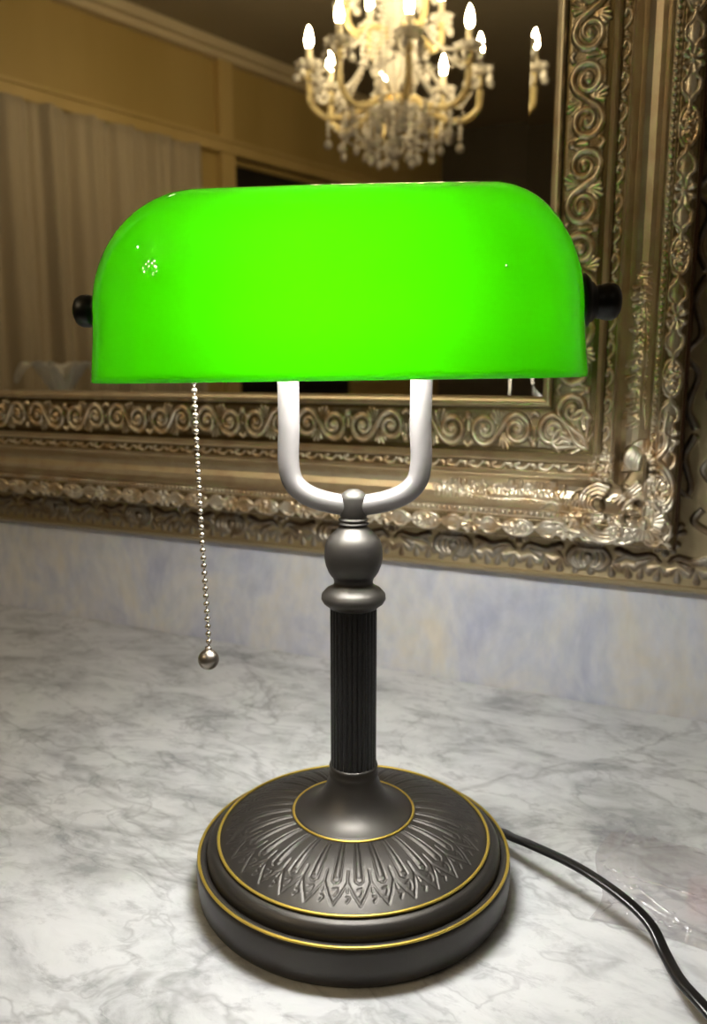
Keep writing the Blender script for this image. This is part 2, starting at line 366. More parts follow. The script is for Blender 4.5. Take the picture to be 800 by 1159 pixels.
# ------------------------------------------------------------------ mirror
def mirror():
    root = thing('wall_mirror', 'large mirror with an ornate antique silver scrollwork frame hanging above the marble counter', 'mirror', (0,0,0))
    # smooth swept moulding with side edge
    prof = [(0.,.022),(0.,.046)] + PROF[1:] + [(.1070,.030),(.11,.022)]
    def sweep(name, pr, m, attr=1.):
        V = []
        for t, h in pr:
            for cx_, cz_ in ((X1-t, Z0+t*KZ), (X1-t, Z1-t*KZ), (X0+t, Z1-t*KZ), (X0+t, Z0+t*KZ)): V.append((cx_, YW-h, cz_))
        F = []
        for i in range(len(pr)-1):
            for c in range(4): F.append([i*4+c, (i+1)*4+c, (i+1)*4+(c+1) % 4, i*4+(c+1) % 4])
        o = npmesh(name, V, F, m, root, smooth=False, attr=np.full(len(V), attr)); 
        me = o.data; bmm = bmesh.new(); bmm.from_mesh(me); bmesh.ops.recalc_face_normals(bmm, faces=bmm.faces)
        bmm.to_mesh(me); bmm.free(); return o
    sweep('edge_band', [(.011,.022),(.0,.0225),(.0,.044),(.0012,.0475)], M['red'])['label'] = 'red brown outer edge'
    # finely subdivided profile for the smooth look
    tt = np.unique(np.concatenate([np.linspace(.0012,.107,420), pt[1:]])); fine = [(t, float(base_h(t))) for t in tt]
    o = sweep('frame_moulding', fine, M['moulding']); o.data.polygons.foreach_set('use_smooth', [False]*len(o.data.polygons))
    # glass: flat field and a bevelled border
    t1, bw = .1055, .0210; b = bmesh.new(); hf = .0447-.0015
    def four(t, hs): return [b.verts.new(p) for p in ((X1-t,YW-hs,Z0+t*KZ),(X1-t,YW-hs,Z1-t*KZ),(X0+t,YW-hs,Z1-t*KZ),(X0+t,YW-hs,Z0+t*KZ))]
    V = [four(t1, hf), four(t1+bw, hf)]
    for c, e in ((0, .00085), (1, .0004), (2, .0006), (3, .0)):
        O = four(t1, hf+e); I = V[1]; b.faces.new([O[c], O[(c+1)%4], I[(c+1)%4], I[c]])
    loose = [v for v in b.verts if not v.link_faces and v not in V[0]]; bmesh.ops.delete(b, geom=loose, context='VERTS')
    b.faces.new(V[1]); B = [b.verts.new((v.co.x, YW-.035, v.co.z)) for v in V[0]]
    for c in range(4): b.faces.new([V[0][c], B[c], B[(c+1)%4], V[0][(c+1)%4]])
    b.faces.new(B[::-1]); bmesh.ops.recalc_face_normals(b, faces=b.faces)
    obj('mirror_glass', b, M['mirror'], root)
    b = bmesh.new(); box(b, (X0+.01,YW-.034,Z0+.012), (X1-.01,YW-.023,Z1-.012)); obj('back_board', b, M['board'], root)
    sides = ('bottom','right','top','left')
    # running scroll panel  t .065 .. .0985
    P = .112; st = .0007; R = Relief(0, P, .0650, .0985, st, True); P = R.P
    def sscroll(s0, flip):
        f = -1 if flip else 1; c = .0818; r_ = .0118; h_ = .0132
        def inv(cx_, a0):
            n = 60; return [(cx_+(r_*(1-.80*i/(n-1)))*math.cos(a0+1.45*2*PI*i/(n-1)), (r_*(1-.80*i/(n-1)))*math.sin(a0+1.45*2*PI*i/(n-1))) for i in range(n)]
        A = inv(-h_, PI/2)[::-1]; B = inv(h_, -PI/2)
        M_ = [tuple(v)[:2] for v in smooth_pts([(-h_-.003,r_*.985,0),(-h_,r_,0),(-h_*.45,r_*.72,0),(0,0,0),(h_*.45,-r_*.72,0),(h_,-r_,0),(h_+.003,-r_*.985,0)], 10)][10:-10]
        pts = np.array(A+M_+B); n = len(pts); L_ = np.concatenate([[0], np.cumsum(np.hypot(*np.diff(pts, axis=0).T))]); u = np.linspace(0, L_[-1], int(L_[-1]/(st*.7)))
        for a, b_, w in zip(np.interp(u, L_, pts[:,0]), np.interp(u, L_, pts[:,1]), u/L_[-1]): R.stamp(s0+a, c+f*b_, .0013+.0009*math.sin(PI*w), 1.35)
        R.stamp(s0-h_, c, .0030, 1.1); R.stamp(s0+h_, c, .0030, 1.1)
        R.fan((s0+.001, c+f*.003), f*1.1, 1.3, 5, .0120, .0012, 1.); R.fan((s0-.001, c-f*.003), f*(1.1-PI), 1.3, 5, .0120, .0012, 1.)
    sscroll(P*.25, False); sscroll(P*.75, True)
    for s_, f in ((0.0, 1), (P*.5, -1)):
        c = .0818
        R.fan((s_, c-f*.013), f*PI/2, .9, 3, .0145, .0012, 1.0)
        R.stroke([(s_-.003,c+f*.011),(s_,c+f*.013),(s_+.003,c+f*.011)], .0013, .0013, 1.)
        R.stamp(s_, c-f*.010, .0026, 1)
    big = R.H.copy(); q = random.Random(5)
    S, T = np.meshgrid(R.s, R.t, indexing='ij')
    hatch = .00022*((np.sin((S+T)*2*PI/.0022) > .2) | (np.sin((S-T)*2*PI/.0022) > .2)); hatch[(T < .069) | (T > .0955)] = 0
    R.H = np.maximum(big, hatch.astype(np.float32))
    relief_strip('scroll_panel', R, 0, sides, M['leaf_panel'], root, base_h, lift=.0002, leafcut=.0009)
    # narrow channel ornament
    R = Relief(0, .0385, .0514, .0584, .0006, True); Pn = R.P; c = .0549
    for i in range(2):
        s0 = Pn*(i+.25)/2
        R.stroke([(s0-.0075,c+.0018),(s0-.003,c-.0018),(s0+.002,c-.0016),(s0+.004,c+.001),(s0+.001,c+.002)], .0009, .0013, 1.1)
        R.stamp(s0+.0075, c-.0006, .0014, 1); R.stamp(s0+.0098, c+.001, .0011, 1); R.drop((s0+.004,c-.002),(s0+.0085,c+.0016), .0009, 1)
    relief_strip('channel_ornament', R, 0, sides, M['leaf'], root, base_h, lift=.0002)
    # bead row
    V0, F0 = [], []; bb = bmesh.new(); bmesh.ops.create_uvsphere(bb, u_segments=8, v_segments=5, radius=.0020); bb.faces.ensure_lookup_table()
    sv = np.array([v.co[:] for v in bb.verts]); tri = []
    for f in bb.faces:
        ids = [v.index for v in f.verts]; tri.append(ids if len(ids) == 4 else ids+[ids[-1]])
    bb.verts.index_update(); tri = np.array(tri); bb.free(); pos = []
    for side in sides:
        L = side_len(side); s = .0205
        while s < L-.0205:
            x, z = place(side, s, .0202); pos.append((x, YW-.0535, z)); s += .0047
    pos = np.array(pos); V = (sv[None]*np.array([1,.9,1])+pos[:,None]).reshape(-1,3)
    F = (tri[None]+(np.arange(len(pos))*len(sv))[:,None,None]).reshape(-1,4)
    me = bpy.data.meshes.new('bead_row'); me.from_pydata(V.tolist(), [], [list(dict.fromkeys(f)) for f in F.tolist()])
    me.polygons.foreach_set('use_smooth', [True]*len(me.polygons)); me.materials.append(M['leaf'])
    a = me.attributes.new('leaf','FLOAT','POINT'); a.data.foreach_set('value', [1.]*len(me.vertices))
    o = bpy.data.objects.new('bead_row', me); C.objects.link(o); o.parent = root
    # outer ornament border  t .0015 .. .0172 : grain-filled cartouches, waisted leaves, rosettes
    R = Relief(0, .080, .0014, .0172, .0006, True); Pb = R.P; c = .0094
    a_, b_ = .0120, .0064; ov = [(Pb*.5+a_*math.cos(q_), c+b_*math.sin(q_)) for q_ in np.linspace(0, 2*PI, 40)]
    R.stroke(ov, .0014, .0014, 1.5, smooth=False)
    R.stroke([(Pb*.5-.006,c),(Pb*.5+.006,c)], .0050, .0050, .42)
    def inov(q):
        r_, t_ = math.sqrt(q.random()), q.random()*2*PI; return Pb*.5+r_*a_*.85*math.cos(t_), c+r_*b_*.8*math.sin(t_)
    R.grains(inov, 46, .0014, 1.9)
    for sg in (-1, 1):
        e = Pb*.5+sg*a_
        R.stroke([(e,c),(e+sg*.005,c+.0012),(e+sg*.009,c+.0052),(e+sg*.015,c+.0058),(e+sg*.019,c+.0026),(e+sg*.024,c+.005)], .0016, .0011, 1.5)
        R.stroke([(e,c),(e+sg*.005,c-.0012),(e+sg*.009,c-.0052),(e+sg*.015,c-.0058),(e+sg*.019,c-.0026),(e+sg*.024,c-.005)], .0016, .0011, 1.5)
        R.stroke([(e+sg*.006,c),(e+sg*.019,c)], .0042, .0036, .45)
        for dd in (.0040,.0005,-.0030): R.stroke([(e+sg*.006,c+dd*.2),(e+sg*.012,c+dd),(e+sg*.018,c+dd*.6)], .0010, .0007, 1.6)
    for k_ in range(8):
        an = k_*PI/4+.39; R.drop((0+.0015*math.cos(an), c+.0012*math.sin(an)), (.0085*math.cos(an), c+.0060*math.sin(an)), .0021, 1.1)
    R.stamp(0, c, .0022, 1.6); R.stamp(Pb*.5, c, .002, 2.)
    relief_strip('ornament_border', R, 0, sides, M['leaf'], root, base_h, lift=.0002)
    # corner acanthus and shells, plus leaf sprays on the cove
    st = .00055
    def corner(mx, mz, name):
        Rc = Relief(-.012, .125, -.010, .125, st)      # a = distance in from outer right edge, b = distance up from outer bottom edge
        def g(u, v): # measured on the corner: u to the right, v down, 0.15 mm units
            x = .0474+.0001456*u+.0000082*v; z = .2463+.0000094*u-.0001536*v
            return (X1-x, (z-Z0))
        Pl = Relief(-.012, .125, -.010, .125, st)      # broad low bodies under the carving
        def S_(pts, r0, r1=None, k=1.): Rc.stroke([g(*p) for p in pts], r0, r1, k)
        for pl_ in ([(150,400),(220,430),(240,500),(330,545)], [(560,130),(575,250),(560,360)], [(430,470),(500,500),(580,520)], [(470,590),(580,585)], [(120,470),(190,560)], [(420,170),(470,240),(420,330)]): Pl.stroke([g(*p_) for p_ in pl_], .0085, .0085, .38)
        # lower left shell: nested arcs
        for i, w in enumerate((1, .78, .56, .36)):
            cx_, cy_ = 245, 412; S_([(cx_+(u-cx_)*w, cy_+(v-cy_)*w) for u, v in ((300,325),(235,310),(175,345),(155,400),(175,460),(225,500),(285,490))], .0022-.0003*i, .0018-.0003*i, 1.15+.15*i)
        for i, w in enumerate((1, .72, .45)):
            cx_, cy_ = 285, 520; S_([(cx_+(u-cx_)*w, cy_+(v-cy_)*w) for u, v in ((120,440),(150,530),(215,585),(290,605),(355,580),(375,530),(345,500))], .0026-.0004*i, .0022-.0004*i, 1.2+.15*i)
        # right column loop
        for i, w in enumerate((1, .72, .45)):
            cx_, cy_ = 562, 320; S_([(cx_+(u-cx_)*w, cy_+(v-cy_)*w) for u, v in ((515,190),(575,205),(615,270),(628,340),(600,400),(540,412),(495,375),(492,310),(530,270))], .0024-.0004*i, .0018-.0003*i, 1.25+.15*i)
        S_([(600,-40),(585,40),(600,110),(560,170),(520,190)], .0018, .0030, 1.3); S_([(560,-30),(545,60),(520,120),(510,180)], .0016, .0022, 1.2)
        for i in range(5): S_([(530+i*14,150+i*4),(540+i*16,110-i*12),(560+i*15,70-i*22)], .0012, .0020, 1.2)
        # upper ribbed fan
        for i in range(6):
            q = i*15; S_([(375+q,240-q*.1),(392+q*.9,160+q*.3),(440+q*.55,105+q*.5),(490,90+q*.9)], .0017, .0014, 1.3-.08*i)
        # inner grain block at the corner of the channel
        qq = random.Random(9)
        for _ in range(60): a, b2 = g(200+130*qq.random(), 160+140*qq.random()); Rc.stamp(a, b2, .0014+.0014*qq.random(), 1.2)
        # saltire ridges between the shells
        for i in range(4): S_([(330+i*22,400-i*8+i*20),(390+i*16,350+i*10),(450+i*12,300+i*14)], .0016, .0012, 1.)
        # bottom right flower with shell petals
        S_([(365,505),(375,440),(410,395),(470,380),(530,400),(560,430)], .0024, .0020, 1.5)
        for (pu, pv, n_) in ((455,585,5),(560,570,5),(590,475,4),(500,420,4),(415,520,4)):
            a0 = math.atan2(pv-500, pu-490)
            for i in range(n_):
                a = a0+(i-(n_-1)/2)*.26; L_ = math.hypot(pu-490, pv-500)*(1-.08*abs(i-(n_-1)/2)); S_([(490+15*math.cos(a),500+15*math.sin(a)),(490+L_*math.cos(a),500+L_*math.sin(a))], .0012, .0026, 1.35)
        Rc.stamp(*g(488,500), .0050, 1.4)
        # tendrils running out over the border on both sides
        S_([(-60,430),(0,400),(60,440),(110,470),(160,470)], .0014, .0026, 1.3); S_([(-30,520),(40,500),(90,540),(150,560)], .0014, .0024, 1.3)
        for i in range(5): S_([(20+i*22,470+i*8),(40+i*20,430),(50+i*22,395)], .0016, .0010, 1.3)
        # filler leaves
        for _ in range(26):
            u, v = 90+520*qq.random(), 330+270*qq.random(); an = qq.random()*PI*2
            if u+v*1.0 < 560: continue
            S_([(u,v),(u+40*math.cos(an),v+40*math.sin(an))], .0009, .0018, 1.)
        a, b2 = np.meshgrid(Rc.s, Rc.t, indexing='ij'); t = np.minimum(a, b2/KZ)
        base = np.where(t >= 0, base_h(np.clip(t, 0, .107)), .044); H = Rc.H
        # shells bridge the cove: rise from a domed base
        body = (H > .0002) | (Pl.H > .0002)
        bs = np.where(Pl.H > .0002, np.maximum(base, .0478+Pl.H), np.where(H > .0002, np.maximum(base, .0482), base)); h = np.where(body, bs+H*1.15, base-.0015)
        n, k = H.shape
        x = X1-a if mx > 0 else X0+a; z = Z0+b2 if mz > 0 else Z1-b2
        y = YW-h; Vv = np.stack([x, y, z], -1).reshape(-1,3); Fq = gridfaces(n, k, flip=(mx*mz < 0))
        keep = body.ravel()[Fq].any(1); Fq = Fq[keep]; used, inv = np.unique(Fq, return_inverse=True)
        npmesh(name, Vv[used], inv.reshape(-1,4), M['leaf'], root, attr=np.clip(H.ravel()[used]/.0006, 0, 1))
    corner(1, 1, 'corner_ornament'); corner(-1, 1, 'corner_ornament'); corner(1,-1,'corner_ornament'); corner(-1,-1,'corner_ornament')
    # leaf sprays lying in the outer half of the cove beside each corner
    Rs = Relief(.085, .205, .0255, .0440, .0006)
    q = random.Random(4); s_ = .088
    Rs.stroke([(.086,.028),(.11,.031),(.14,.030),(.17,.032),(.198,.037)], .0022, .0012, 1.)
    for i in range(30):
        s_ = .088+i*.0037; w = .0145*(1-.35*i/30); base_t = .027
        for sg in (0, 1):
            an = (.9+.5*q.random()) if sg == 0 else (2.2-.5*q.random())
            a, b2 = s_, .0275+.004*sg; L_ = w*(.45+.5*q.random()); Rs.drop((a, b2), (a+L_*math.cos(an), b2+L_*math.sin(an)), .0016+.0008*q.random(), 1.1)
    V, F, A, off = [], [], [], 0
    for side in ('bottom','right'):
        S, T = np.meshgrid(Rs.s, Rs.t, indexing='ij'); H = Rs.H; body = H > .0002
        x, z = place(side, S, T); y = YW-np.where(body, base_h(T)+H+.0004, base_h(T)-.0012); n, k = H.shape
        Fq = gridfaces(n, k, flip=(side == 'right')); keep = body.ravel()[Fq].any(1); Fq = Fq[keep]; used, inv = np.unique(Fq, return_inverse=True)
        npmesh('leaf_spray', np.stack([x,y,z],-1).reshape(-1,3)[used], inv.reshape(-1,4), M['leaf'], root, attr=np.clip(H.ravel()[used]/.0006, 0, 1))
    # small cluster at the inner corner of the scroll panel
    Rk = Relief(.0655, .098, .0655, .098, .0006)
    for i in range(7):
        an = PI/4+(i-3)*.42; Rk.drop((.071,.071), (.071+.020*math.cos(an), .071+.020*math.sin(an)), .0024, 1.2)
    Rk.stroke([(.068,.092),(.074,.097),(.082,.093),(.080,.086)], .0022, .0015, 1.2); Rk.stroke([(.092,.068),(.097,.074),(.093,.082),(.086,.080)], .0022, .0015, 1.2)
    a, b2 = np.meshgrid(Rk.s, Rk.t, indexing='ij'); H = Rk.H; body = H > .0002; n, k = H.shape
    y = YW-np.where(body, .0447+H, .0435); Fq = gridfaces(n, k); keep = body.ravel()[Fq].any(1); Fq = Fq[keep]; used, inv = np.unique(Fq, return_inverse=True)
    npmesh('corner_leaf', np.stack([X1-a, y, Z0+b2*KZ], -1).reshape(-1,3)[used], inv.reshape(-1,4), M['leaf'], root, attr=np.clip(H.ravel()[used]/.0006, 0, 1))
mirror()

# the larger frame behind the mirror
def back_frame():
    global X1, X0, Z0, Z1
    root = thing('picture_frame', 'larger worn bronze gilt frame on the wall behind the mirror frame', 'frame', (0,0,0))
    xa, xb, za, zb = -1.12, .232, .1115, 1.46; W = .10
    prof = [(0,.0),(0,.012),(.003,.016),(.0055,.0165),(.0062,.0145),(.010,.0140),(.050,.0150),(.085,.0165),(.095,.0165),(.10,.006),(.10,0)]
    V = []
    for t, h in prof:
        for p in ((xb-t,za+t),(xb-t,zb-t),(xa+t,zb-t),(xa+t,za+t)): V.append((p[0], YW-h, p[1]))
    F = [[i*4+c, (i+1)*4+c, (i+1)*4+(c+1)%4, i*4+(c+1)%4] for i in range(len(prof)-1) for c in range(4)]
    npmesh('frame_moulding', V, F, M['old'], root, smooth=False, attr=np.zeros(len(V)))
    bt, bh = np.array(prof[1:-1]).T
    step = .0008; R = Relief(0, .120, .0062, .094, step, True); P = R.P
    s0 = P*.5
    # palmette hanging from the upper edge, ribbed lobes
    for sg in (-1, 1):
        for i, w in enumerate((1, .7, .42)):
            R.stroke([(s0+sg*.002,.030),(s0+sg*.012*w,.030),(s0+sg*.017*w,.021),(s0+sg*.010*w,.013+.004*(1-w)),(s0+sg*.003,.014)], .0021-.0003*i, .0024-.0003*i, 1.05+.1*i)
        R.drop((s0+sg*.020,.019), (s0+sg*.030,.028), .0034, .9); R.stroke([(s0+sg*.024,.030),(s0+sg*.036,.026),(s0+sg*.050,.029),(s0+sg*.056,.024)], .0036, .0018, .8)
        R.drop((s0+sg*.055,.028), (s0+sg*.040,.020), .003, .8)
        R.stroke([(s0+sg*.010,.040),(s0+sg*.026,.050),(s0+sg*.040,.060),(s0+sg*.030,.072),(s0+sg*.018,.066)], .0036, .0022, .9)
        R.stroke([(s0+sg*.004,.080),(s0+sg*.020,.086),(s0+sg*.044,.080),(s0+sg*.056,.088)], .003, .002, .9)
    for i in range(7): R.drop((s0,.020), (s0+.012*math.cos(PI/2+(i-3)*.5), .036+.016*math.sin(PI/2+(i-3)*.5)), .0026, .9)
    R.stamp(s0, .022, .0042, .8); R.fan((0,.045), PI/2, 2.4, 7, .018, .003, .9); R.fan((0,.045), -PI/2, 2.0, 5, .014, .0028, .9)
    # row of small lumps along the outer edge
    q = random.Random(2); k = 0; s = .003
    while s < P:
        R.fan((s, .0205), -PI/2+.5*(q.random()-.5), 1.7, 3, .0105, .0030, .50); s += .0133
    V, F, A, off = [], [], [], 0
    for side, L in (('bottom', xb-xa), ('right', zb-za)):
        n = int(L/step)+1; S, T = np.meshgrid(np.arange(n)*step, R.t, indexing='ij'); idx = (np.round(S/step).astype(int)+ (30 if side == 'bottom' else 62)) % len(R.s)
        H = R.H[idx, np.arange(len(R.t))[None,:].repeat(n,0)]; Sc = np.clip(S, T, L-T); H = np.where((S < T) | (S > L-T), 0, H)
        x, z = (xb-Sc, za+T) if side == 'bottom' else (xb-T, za+Sc)
        y = YW-np.interp(T, bt, bh)-.0002-H*.9
        y = np.where((x < .148) & (z > .150), np.maximum(y, YW-.0212), y)
        V.append(np.stack([x,y,z],-1).reshape(-1,3)); A.append(np.clip(H/.0008,0,1).ravel()); F.append(gridfaces(n, len(R.t), flip=(side == 'right'))+off); off += n*len(R.t)
    npmesh('carved_ornament', np.concatenate(V), np.concatenate(F), M['old'], root, attr=np.concatenate(A))
    b = bmesh.new(); box(b, (xa+.09,YW-.006,za+.09), (xb-.09,YW-.001,zb-.09)); obj('back_board', b, M['board'], root)
back_frame()

# ------------------------------------------------------------------ banker's lamp
def lamp():
    rz = math.radians(22.5)
    L = thing('desk_lamp', "banker's desk lamp with a glowing green glass shade and dark bronze stem", 'lamp', (0,0,0), rz)
    # base: stepped disc
    b = bmesh.new()
    base = [(0,0),(.083,0),(.0868,.0008),(.0880,.003),(.0886,.010),(.0886,.0185),(.0882,.0208),(.0870,.0222),(.0855,.0226),(.0836,.0218),(.0826,.0205),(.0826,.0215),(.0830,.0235),(.0824,.0262),(.0805,.0284),(.0790,.0292),(.0776,.0294),(.0760,.0302),(.0745,.0300),(.03,.030),(0,.030)]
    lathe(b, base, 128, cap=False); o = obj('base', b, M['bronze'], L, True)
    # petal-embossed dome
    N_ = 32; r0, r1 = .0340, .0758; ref = .0585; step = .00042; Pd = 2*PI*ref/N_
    R = Relief(0, Pd, 0, .0425, Pd/26, True)
    c = Pd/2
    R.H[:] = 0
    # groove pattern: recess depth map
    G = Relief(0, Pd, 0, .0425, Pd/26, True); w = .00050
    G.stroke([(c-.0021,.002),(c-.0021,.0235),(c-.0014,.0262),(c,.0272),(c+.0014,.0262),(c+.0021,.0235),(c+.0021,.002)], w, w, 1.)
    G.stroke([(0,.020),(.0,.0262),(c*.55,.0325),(c,.0375)], w, w, 1., smooth=False); G.stroke([(2*c,.020),(2*c,.0262),(2*c-c*.55,.0325),(c,.0375)], w, w, 1., smooth=False)
    G.stroke([(0,.0262),(0,.031)], w, w, 1.); G.stroke([(c-.001,.0300),(c+.0012,.0295),(c+.001,.0315),(c-.0003,.0335)], w*.9, w*.9, 1.)
    G.stroke([(0,.036),(.0012,.034),(0,.033)], w, w, 1.)
    m_ = len(G.s); nA = N_*m_; k = 90; rr = np.linspace(0, .0418, k); jj = np.clip(np.round(rr/G.step).astype(int), 0, len(G.t)-1)
    V = []
    for i in range(nA):
        a = 2*PI*i/nA; h = G.H[i % m_, jj]; r = r0+rr; u = rr/.0418
        z = .0432-.0130*u**1.35+.0016*np.sin(PI*u)-np.maximum(0, h)*.95
        z += 0.00045*np.maximum(0, 1-np.abs(((i % m_)/m_)-.5)/.18)*(rr < .024)*(rr > .001)
        V.append(np.stack([r*math.cos(a), r*math.sin(a), z], -1))
    npmesh('embossed_dome', np.concatenate(V), gridfaces(nA, k, wrap=True, flip=True), M['bronze'], L)
    for (rr_, zz, w_) in ((.0340,.0436,.0008),(.0763,.0308,.0009),(.0874,.0224,.0009)):
        b = bmesh.new(); n1, n2 = 128, 8; ring = [[b.verts.new(((rr_+w_*math.cos(q))*math.cos(a), (rr_+w_*math.cos(q))*math.sin(a), zz+w_*.8*math.sin(q))) for q in [2*PI*j/n2 for j in range(n2)]] for a in [2*PI*i/n1 for i in range(n1)]]
        for i in range(n1):
            for j in range(n2): b.faces.new([ring[i][j], ring[(i+1)%n1][j], ring[(i+1)%n1][(j+1)%n2], ring[i][(j+1)%n2]])
        bmesh.ops.recalc_face_normals(b, faces=b.faces); obj('gold_ring', b, M['gold_line'], L, True, label='thin gold painted ring')
    b = bmesh.new(); lathe(b, [(.0338,.0415),(.0338,.0438),(.0318,.0442),(.0272,.0458),(.0222,.0486),(.0182,.0530),(.0158,.0575),(.0143,.0615),(.0137,.0640),(.0141,.0655),(.0137,.0668),(.0132,.0675),(.0135,.0690),(.0137,.0702),(.0134,.0712),(.012,.0713),(0,.0713)], 96, cap=False); obj('flared_foot', b, M['bronze'], L, True)
    # fluted column
    n, k = 28*10, 3; V = []
    zz = [.0700,.0712,.1600,.1635]
    for i in range(n):
        a = 2*PI*i/n; fl = abs(math.sin(14*a))
        for z in zz: r = .0128-.0007*(1-fl)**1.2*(1 if .071 < z < .162 else .6); V.append((r*math.cos(a), r*math.sin(a), z))
    npmesh('fluted_column', V, gridfaces(n, len(zz), wrap=True, flip=False), M['bronze_black'], L, smooth=False)
    b = bmesh.new(); lathe(b, [(0,.1622),(.0130,.1622),(.0140,.1632),(.0164,.1650),(.0176,.1672),(.0173,.1697),(.0149,.1724),(.0118,.1741),(.0108,.1752),(.0105,.1766),(.0112,.1790),(.0122,.1800),(.0136,.1822),(.0150,.1858),(.0157,.1895),(.0157,.1935),(.0153,.1968),(.0145,.1995),(.0125,.2023),(.0098,.2047),(.0085,.2062),(.0073,.2073),(.0073,.2078),(.0083,.2083),(.0083,.2090),(.0072,.2095),(.0072,.2100),(.0080,.2104),(.0080,.2112),(.0070,.2118),(.0070,.2125),(.0074,.2131),(.0074,.2222),(.0068,.2240),(.0050,.2258),(.0028,.2270),(0,.2274)], 64, cap=False)
    obj('baluster', b, M['bronze'], L, True)
    # harp
    P = [(-.0345,0,.3225),(-.0343,0,.300),(-.0341,0,.262),(-.0345,0,.2500),(-.0345,0,.2405),(-.0325,0,.2315),(-.0265,0,.2250),(-.0180,0,.2212),(-.0080,0,.2190),(0,0,.2185)]
    for sg in (-1, 1):
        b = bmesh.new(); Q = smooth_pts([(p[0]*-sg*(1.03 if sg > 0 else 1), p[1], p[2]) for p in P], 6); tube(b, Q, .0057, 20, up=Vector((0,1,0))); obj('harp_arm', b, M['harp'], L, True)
    # everything that turns with the shade: slight tilt
    tilt = math.radians(-.8); T = Matrix.Translation((-.0085,0,.3225)) @ Matrix.Rotation(tilt, 4, 'Y') @ Matrix.Translation((0,0,-.3225))
    A_, bL, bR, Rd, z0, top, rim = .1235, .057, .047, .0635, .3170, .3795, .2848
    xs = np.concatenate([np.linspace(-1,0,60)[:-1], np.zeros(1)]); 
    q_ = np.cos(np.linspace(0, PI/2, 30)); xs = np.concatenate([-(A_-bL*(1-q_)), np.linspace(-(A_-bL), A_-bR, 26)[1:-1], (A_-bR*(1-q_))[::-1]])
    sect = []
    nz = 8; na = 44
    def section(x):
        bx = bL if x < 0 else bR; e = max(0, abs(x)-(A_-bx))/bx; kf = max(0., 1-min(e,1)**2.05)**(1/2.0)*(1-.03*(x/A_)**2); pts = []
        kf = max(kf, .004)
        for i in range(nz): pts.append((x, -Rd*kf, rim+(z0-rim)*i/nz))
        for i in range(na+1):
            a = PI*i/na; ca, sa = -math.cos(a), math.sin(a); pts.append((x, Rd*kf*math.copysign(abs(ca)**.94, ca), z0+(top-z0)*kf*sa**.94))
        for i in range(nz-1, -1, -1): pts.append((x, Rd*kf, rim+(z0-rim)*i/nz))
        return pts
    V = np.array([section(x) for x in xs]); n, k = V.shape[:2]; fl = 1+.024*np.clip((z0-V[...,2])/(z0-rim), 0, 1)**1.3; V[...,0] *= fl; V[...,1] *= fl     # the skirt flares a little
    o = npmesh('glass_shade', V.reshape(-1,3), gridfaces(n, k, flip=False), [M['shade_out'], M['shade_in'], M['shade_out']], L)
    bm_ = bmesh.new(); bm_.from_mesh(o.data); bmesh.ops.recalc_face_normals(bm_, faces=bm_.faces)
    tf = max(bm_.faces, key=lambda f: f.calc_center_median().z)
    if tf.normal.z < 0: bmesh.ops.reverse_faces(bm_, faces=bm_.faces)
    bm_.to_mesh(o.data); bm_.free(); o['label'] = 'glowing emerald green glass shade'
    sm = o.modifiers.new('glass thickness', 'SOLIDIFY'); sm.thickness = .0028; sm.offset = -1; sm.material_offset = 1; sm.material_offset_rim = 2; sm.use_even_offset = False
    o.matrix_local = T
    # shade pivots: black caps on each end
    b = bmesh.new(); lathe(b, [(0,.118),(.0140,.1222),(.0142,.1245),(.0125,.1265),(.0104,.1275),(.0098,.1290),(.0084,.1300),(.0080,.1312),(.0086,.1320),(.0083,.1328),(.0088,.1342),(.0093,.1362),(.0092,.1392),(.0080,.1412),(.0060,.1424),(0,.1430)], 40, 'X', (0,0,.3215), cap=False)
    o = obj('pivot_cap', b, M['bronze_black'], L, True); o.matrix_local = T
    b = bmesh.new(); lathe(b, [(0,-.118),(.0095,-.1215),(.0092,-.1240),(.0072,-.1252),(.0070,-.1262),(.0078,-.1270),(.0084,-.1295),(.0083,-.1325),(.0072,-.1350),(.0045,-.1365),(0,-.1370)], 40, 'X', (0,0,.3215), cap=False)
    o = obj('pivot_cap', b, M['bronze_black'], L, True); o.matrix_local = T
    b = bmesh.new(); tube(b, [(-.120,0,.3225),(.120,0,.3225)], .0040, 14); o = obj('cross_bar', b, M['bronze'], L, True); o.matrix_local = T
    # socket, bulb
    b = bmesh.new(); lathe(b, [(0,-.098),(.010,-.098),(.0135,-.095),(.0135,-.072),(.0125,-.066),(0,-.066)], 32, 'X', (0,-.016,.322), cap=False); obj('socket', b, M['brass'], L, True)
    b = bmesh.new(); lathe(b, [(0,-.068),(.011,-.066),(.012,-.046),(.0150,-.034),(.0175,-.020),(.0180,.012),(.0160,.028),(.010,.039),(0,.043)], 32, 'X', (.004,-.021,.3165), cap=False); obj('light_bulb', b, M['bulb'], L, True)
    # pull chain
    b = bmesh.new(); top_, bot = Vector((-.0815,-.010,.3085)), Vector((-.0784,-.010,.1405)); n = int((top_-bot).length/.0041)
    for i in range(n+1):
        u = i/n; p = top_.lerp(bot, u)+Vector((-.0006*math.sin(PI*u*1.3),0,0)); ball(b, p, .0016, 10)
        if i < n: q_ = top_.lerp(bot, (i+1)/n)+Vector((-.0006*math.sin(PI*(i+1)/n*1.3),0,0)); tube(b, [p, q_], .00045, 6)
    ch = obj('pull_chain', b, M['steel'], L, True, label='nickel bead pull chain')
    b = bmesh.new(); lathe(b, [(0,.1288)]+[(.0057*math.sin(PI*i/20), .1345-.0057*math.cos(PI*i/20)) for i in range(1,19)]+[(.0017,.1400),(.0017,.1418),(0,.1420)], 32, 'Z', (-.0784,-.010,0), cap=False)
    obj('chain_ball', b, M['pewter'], ch, True)
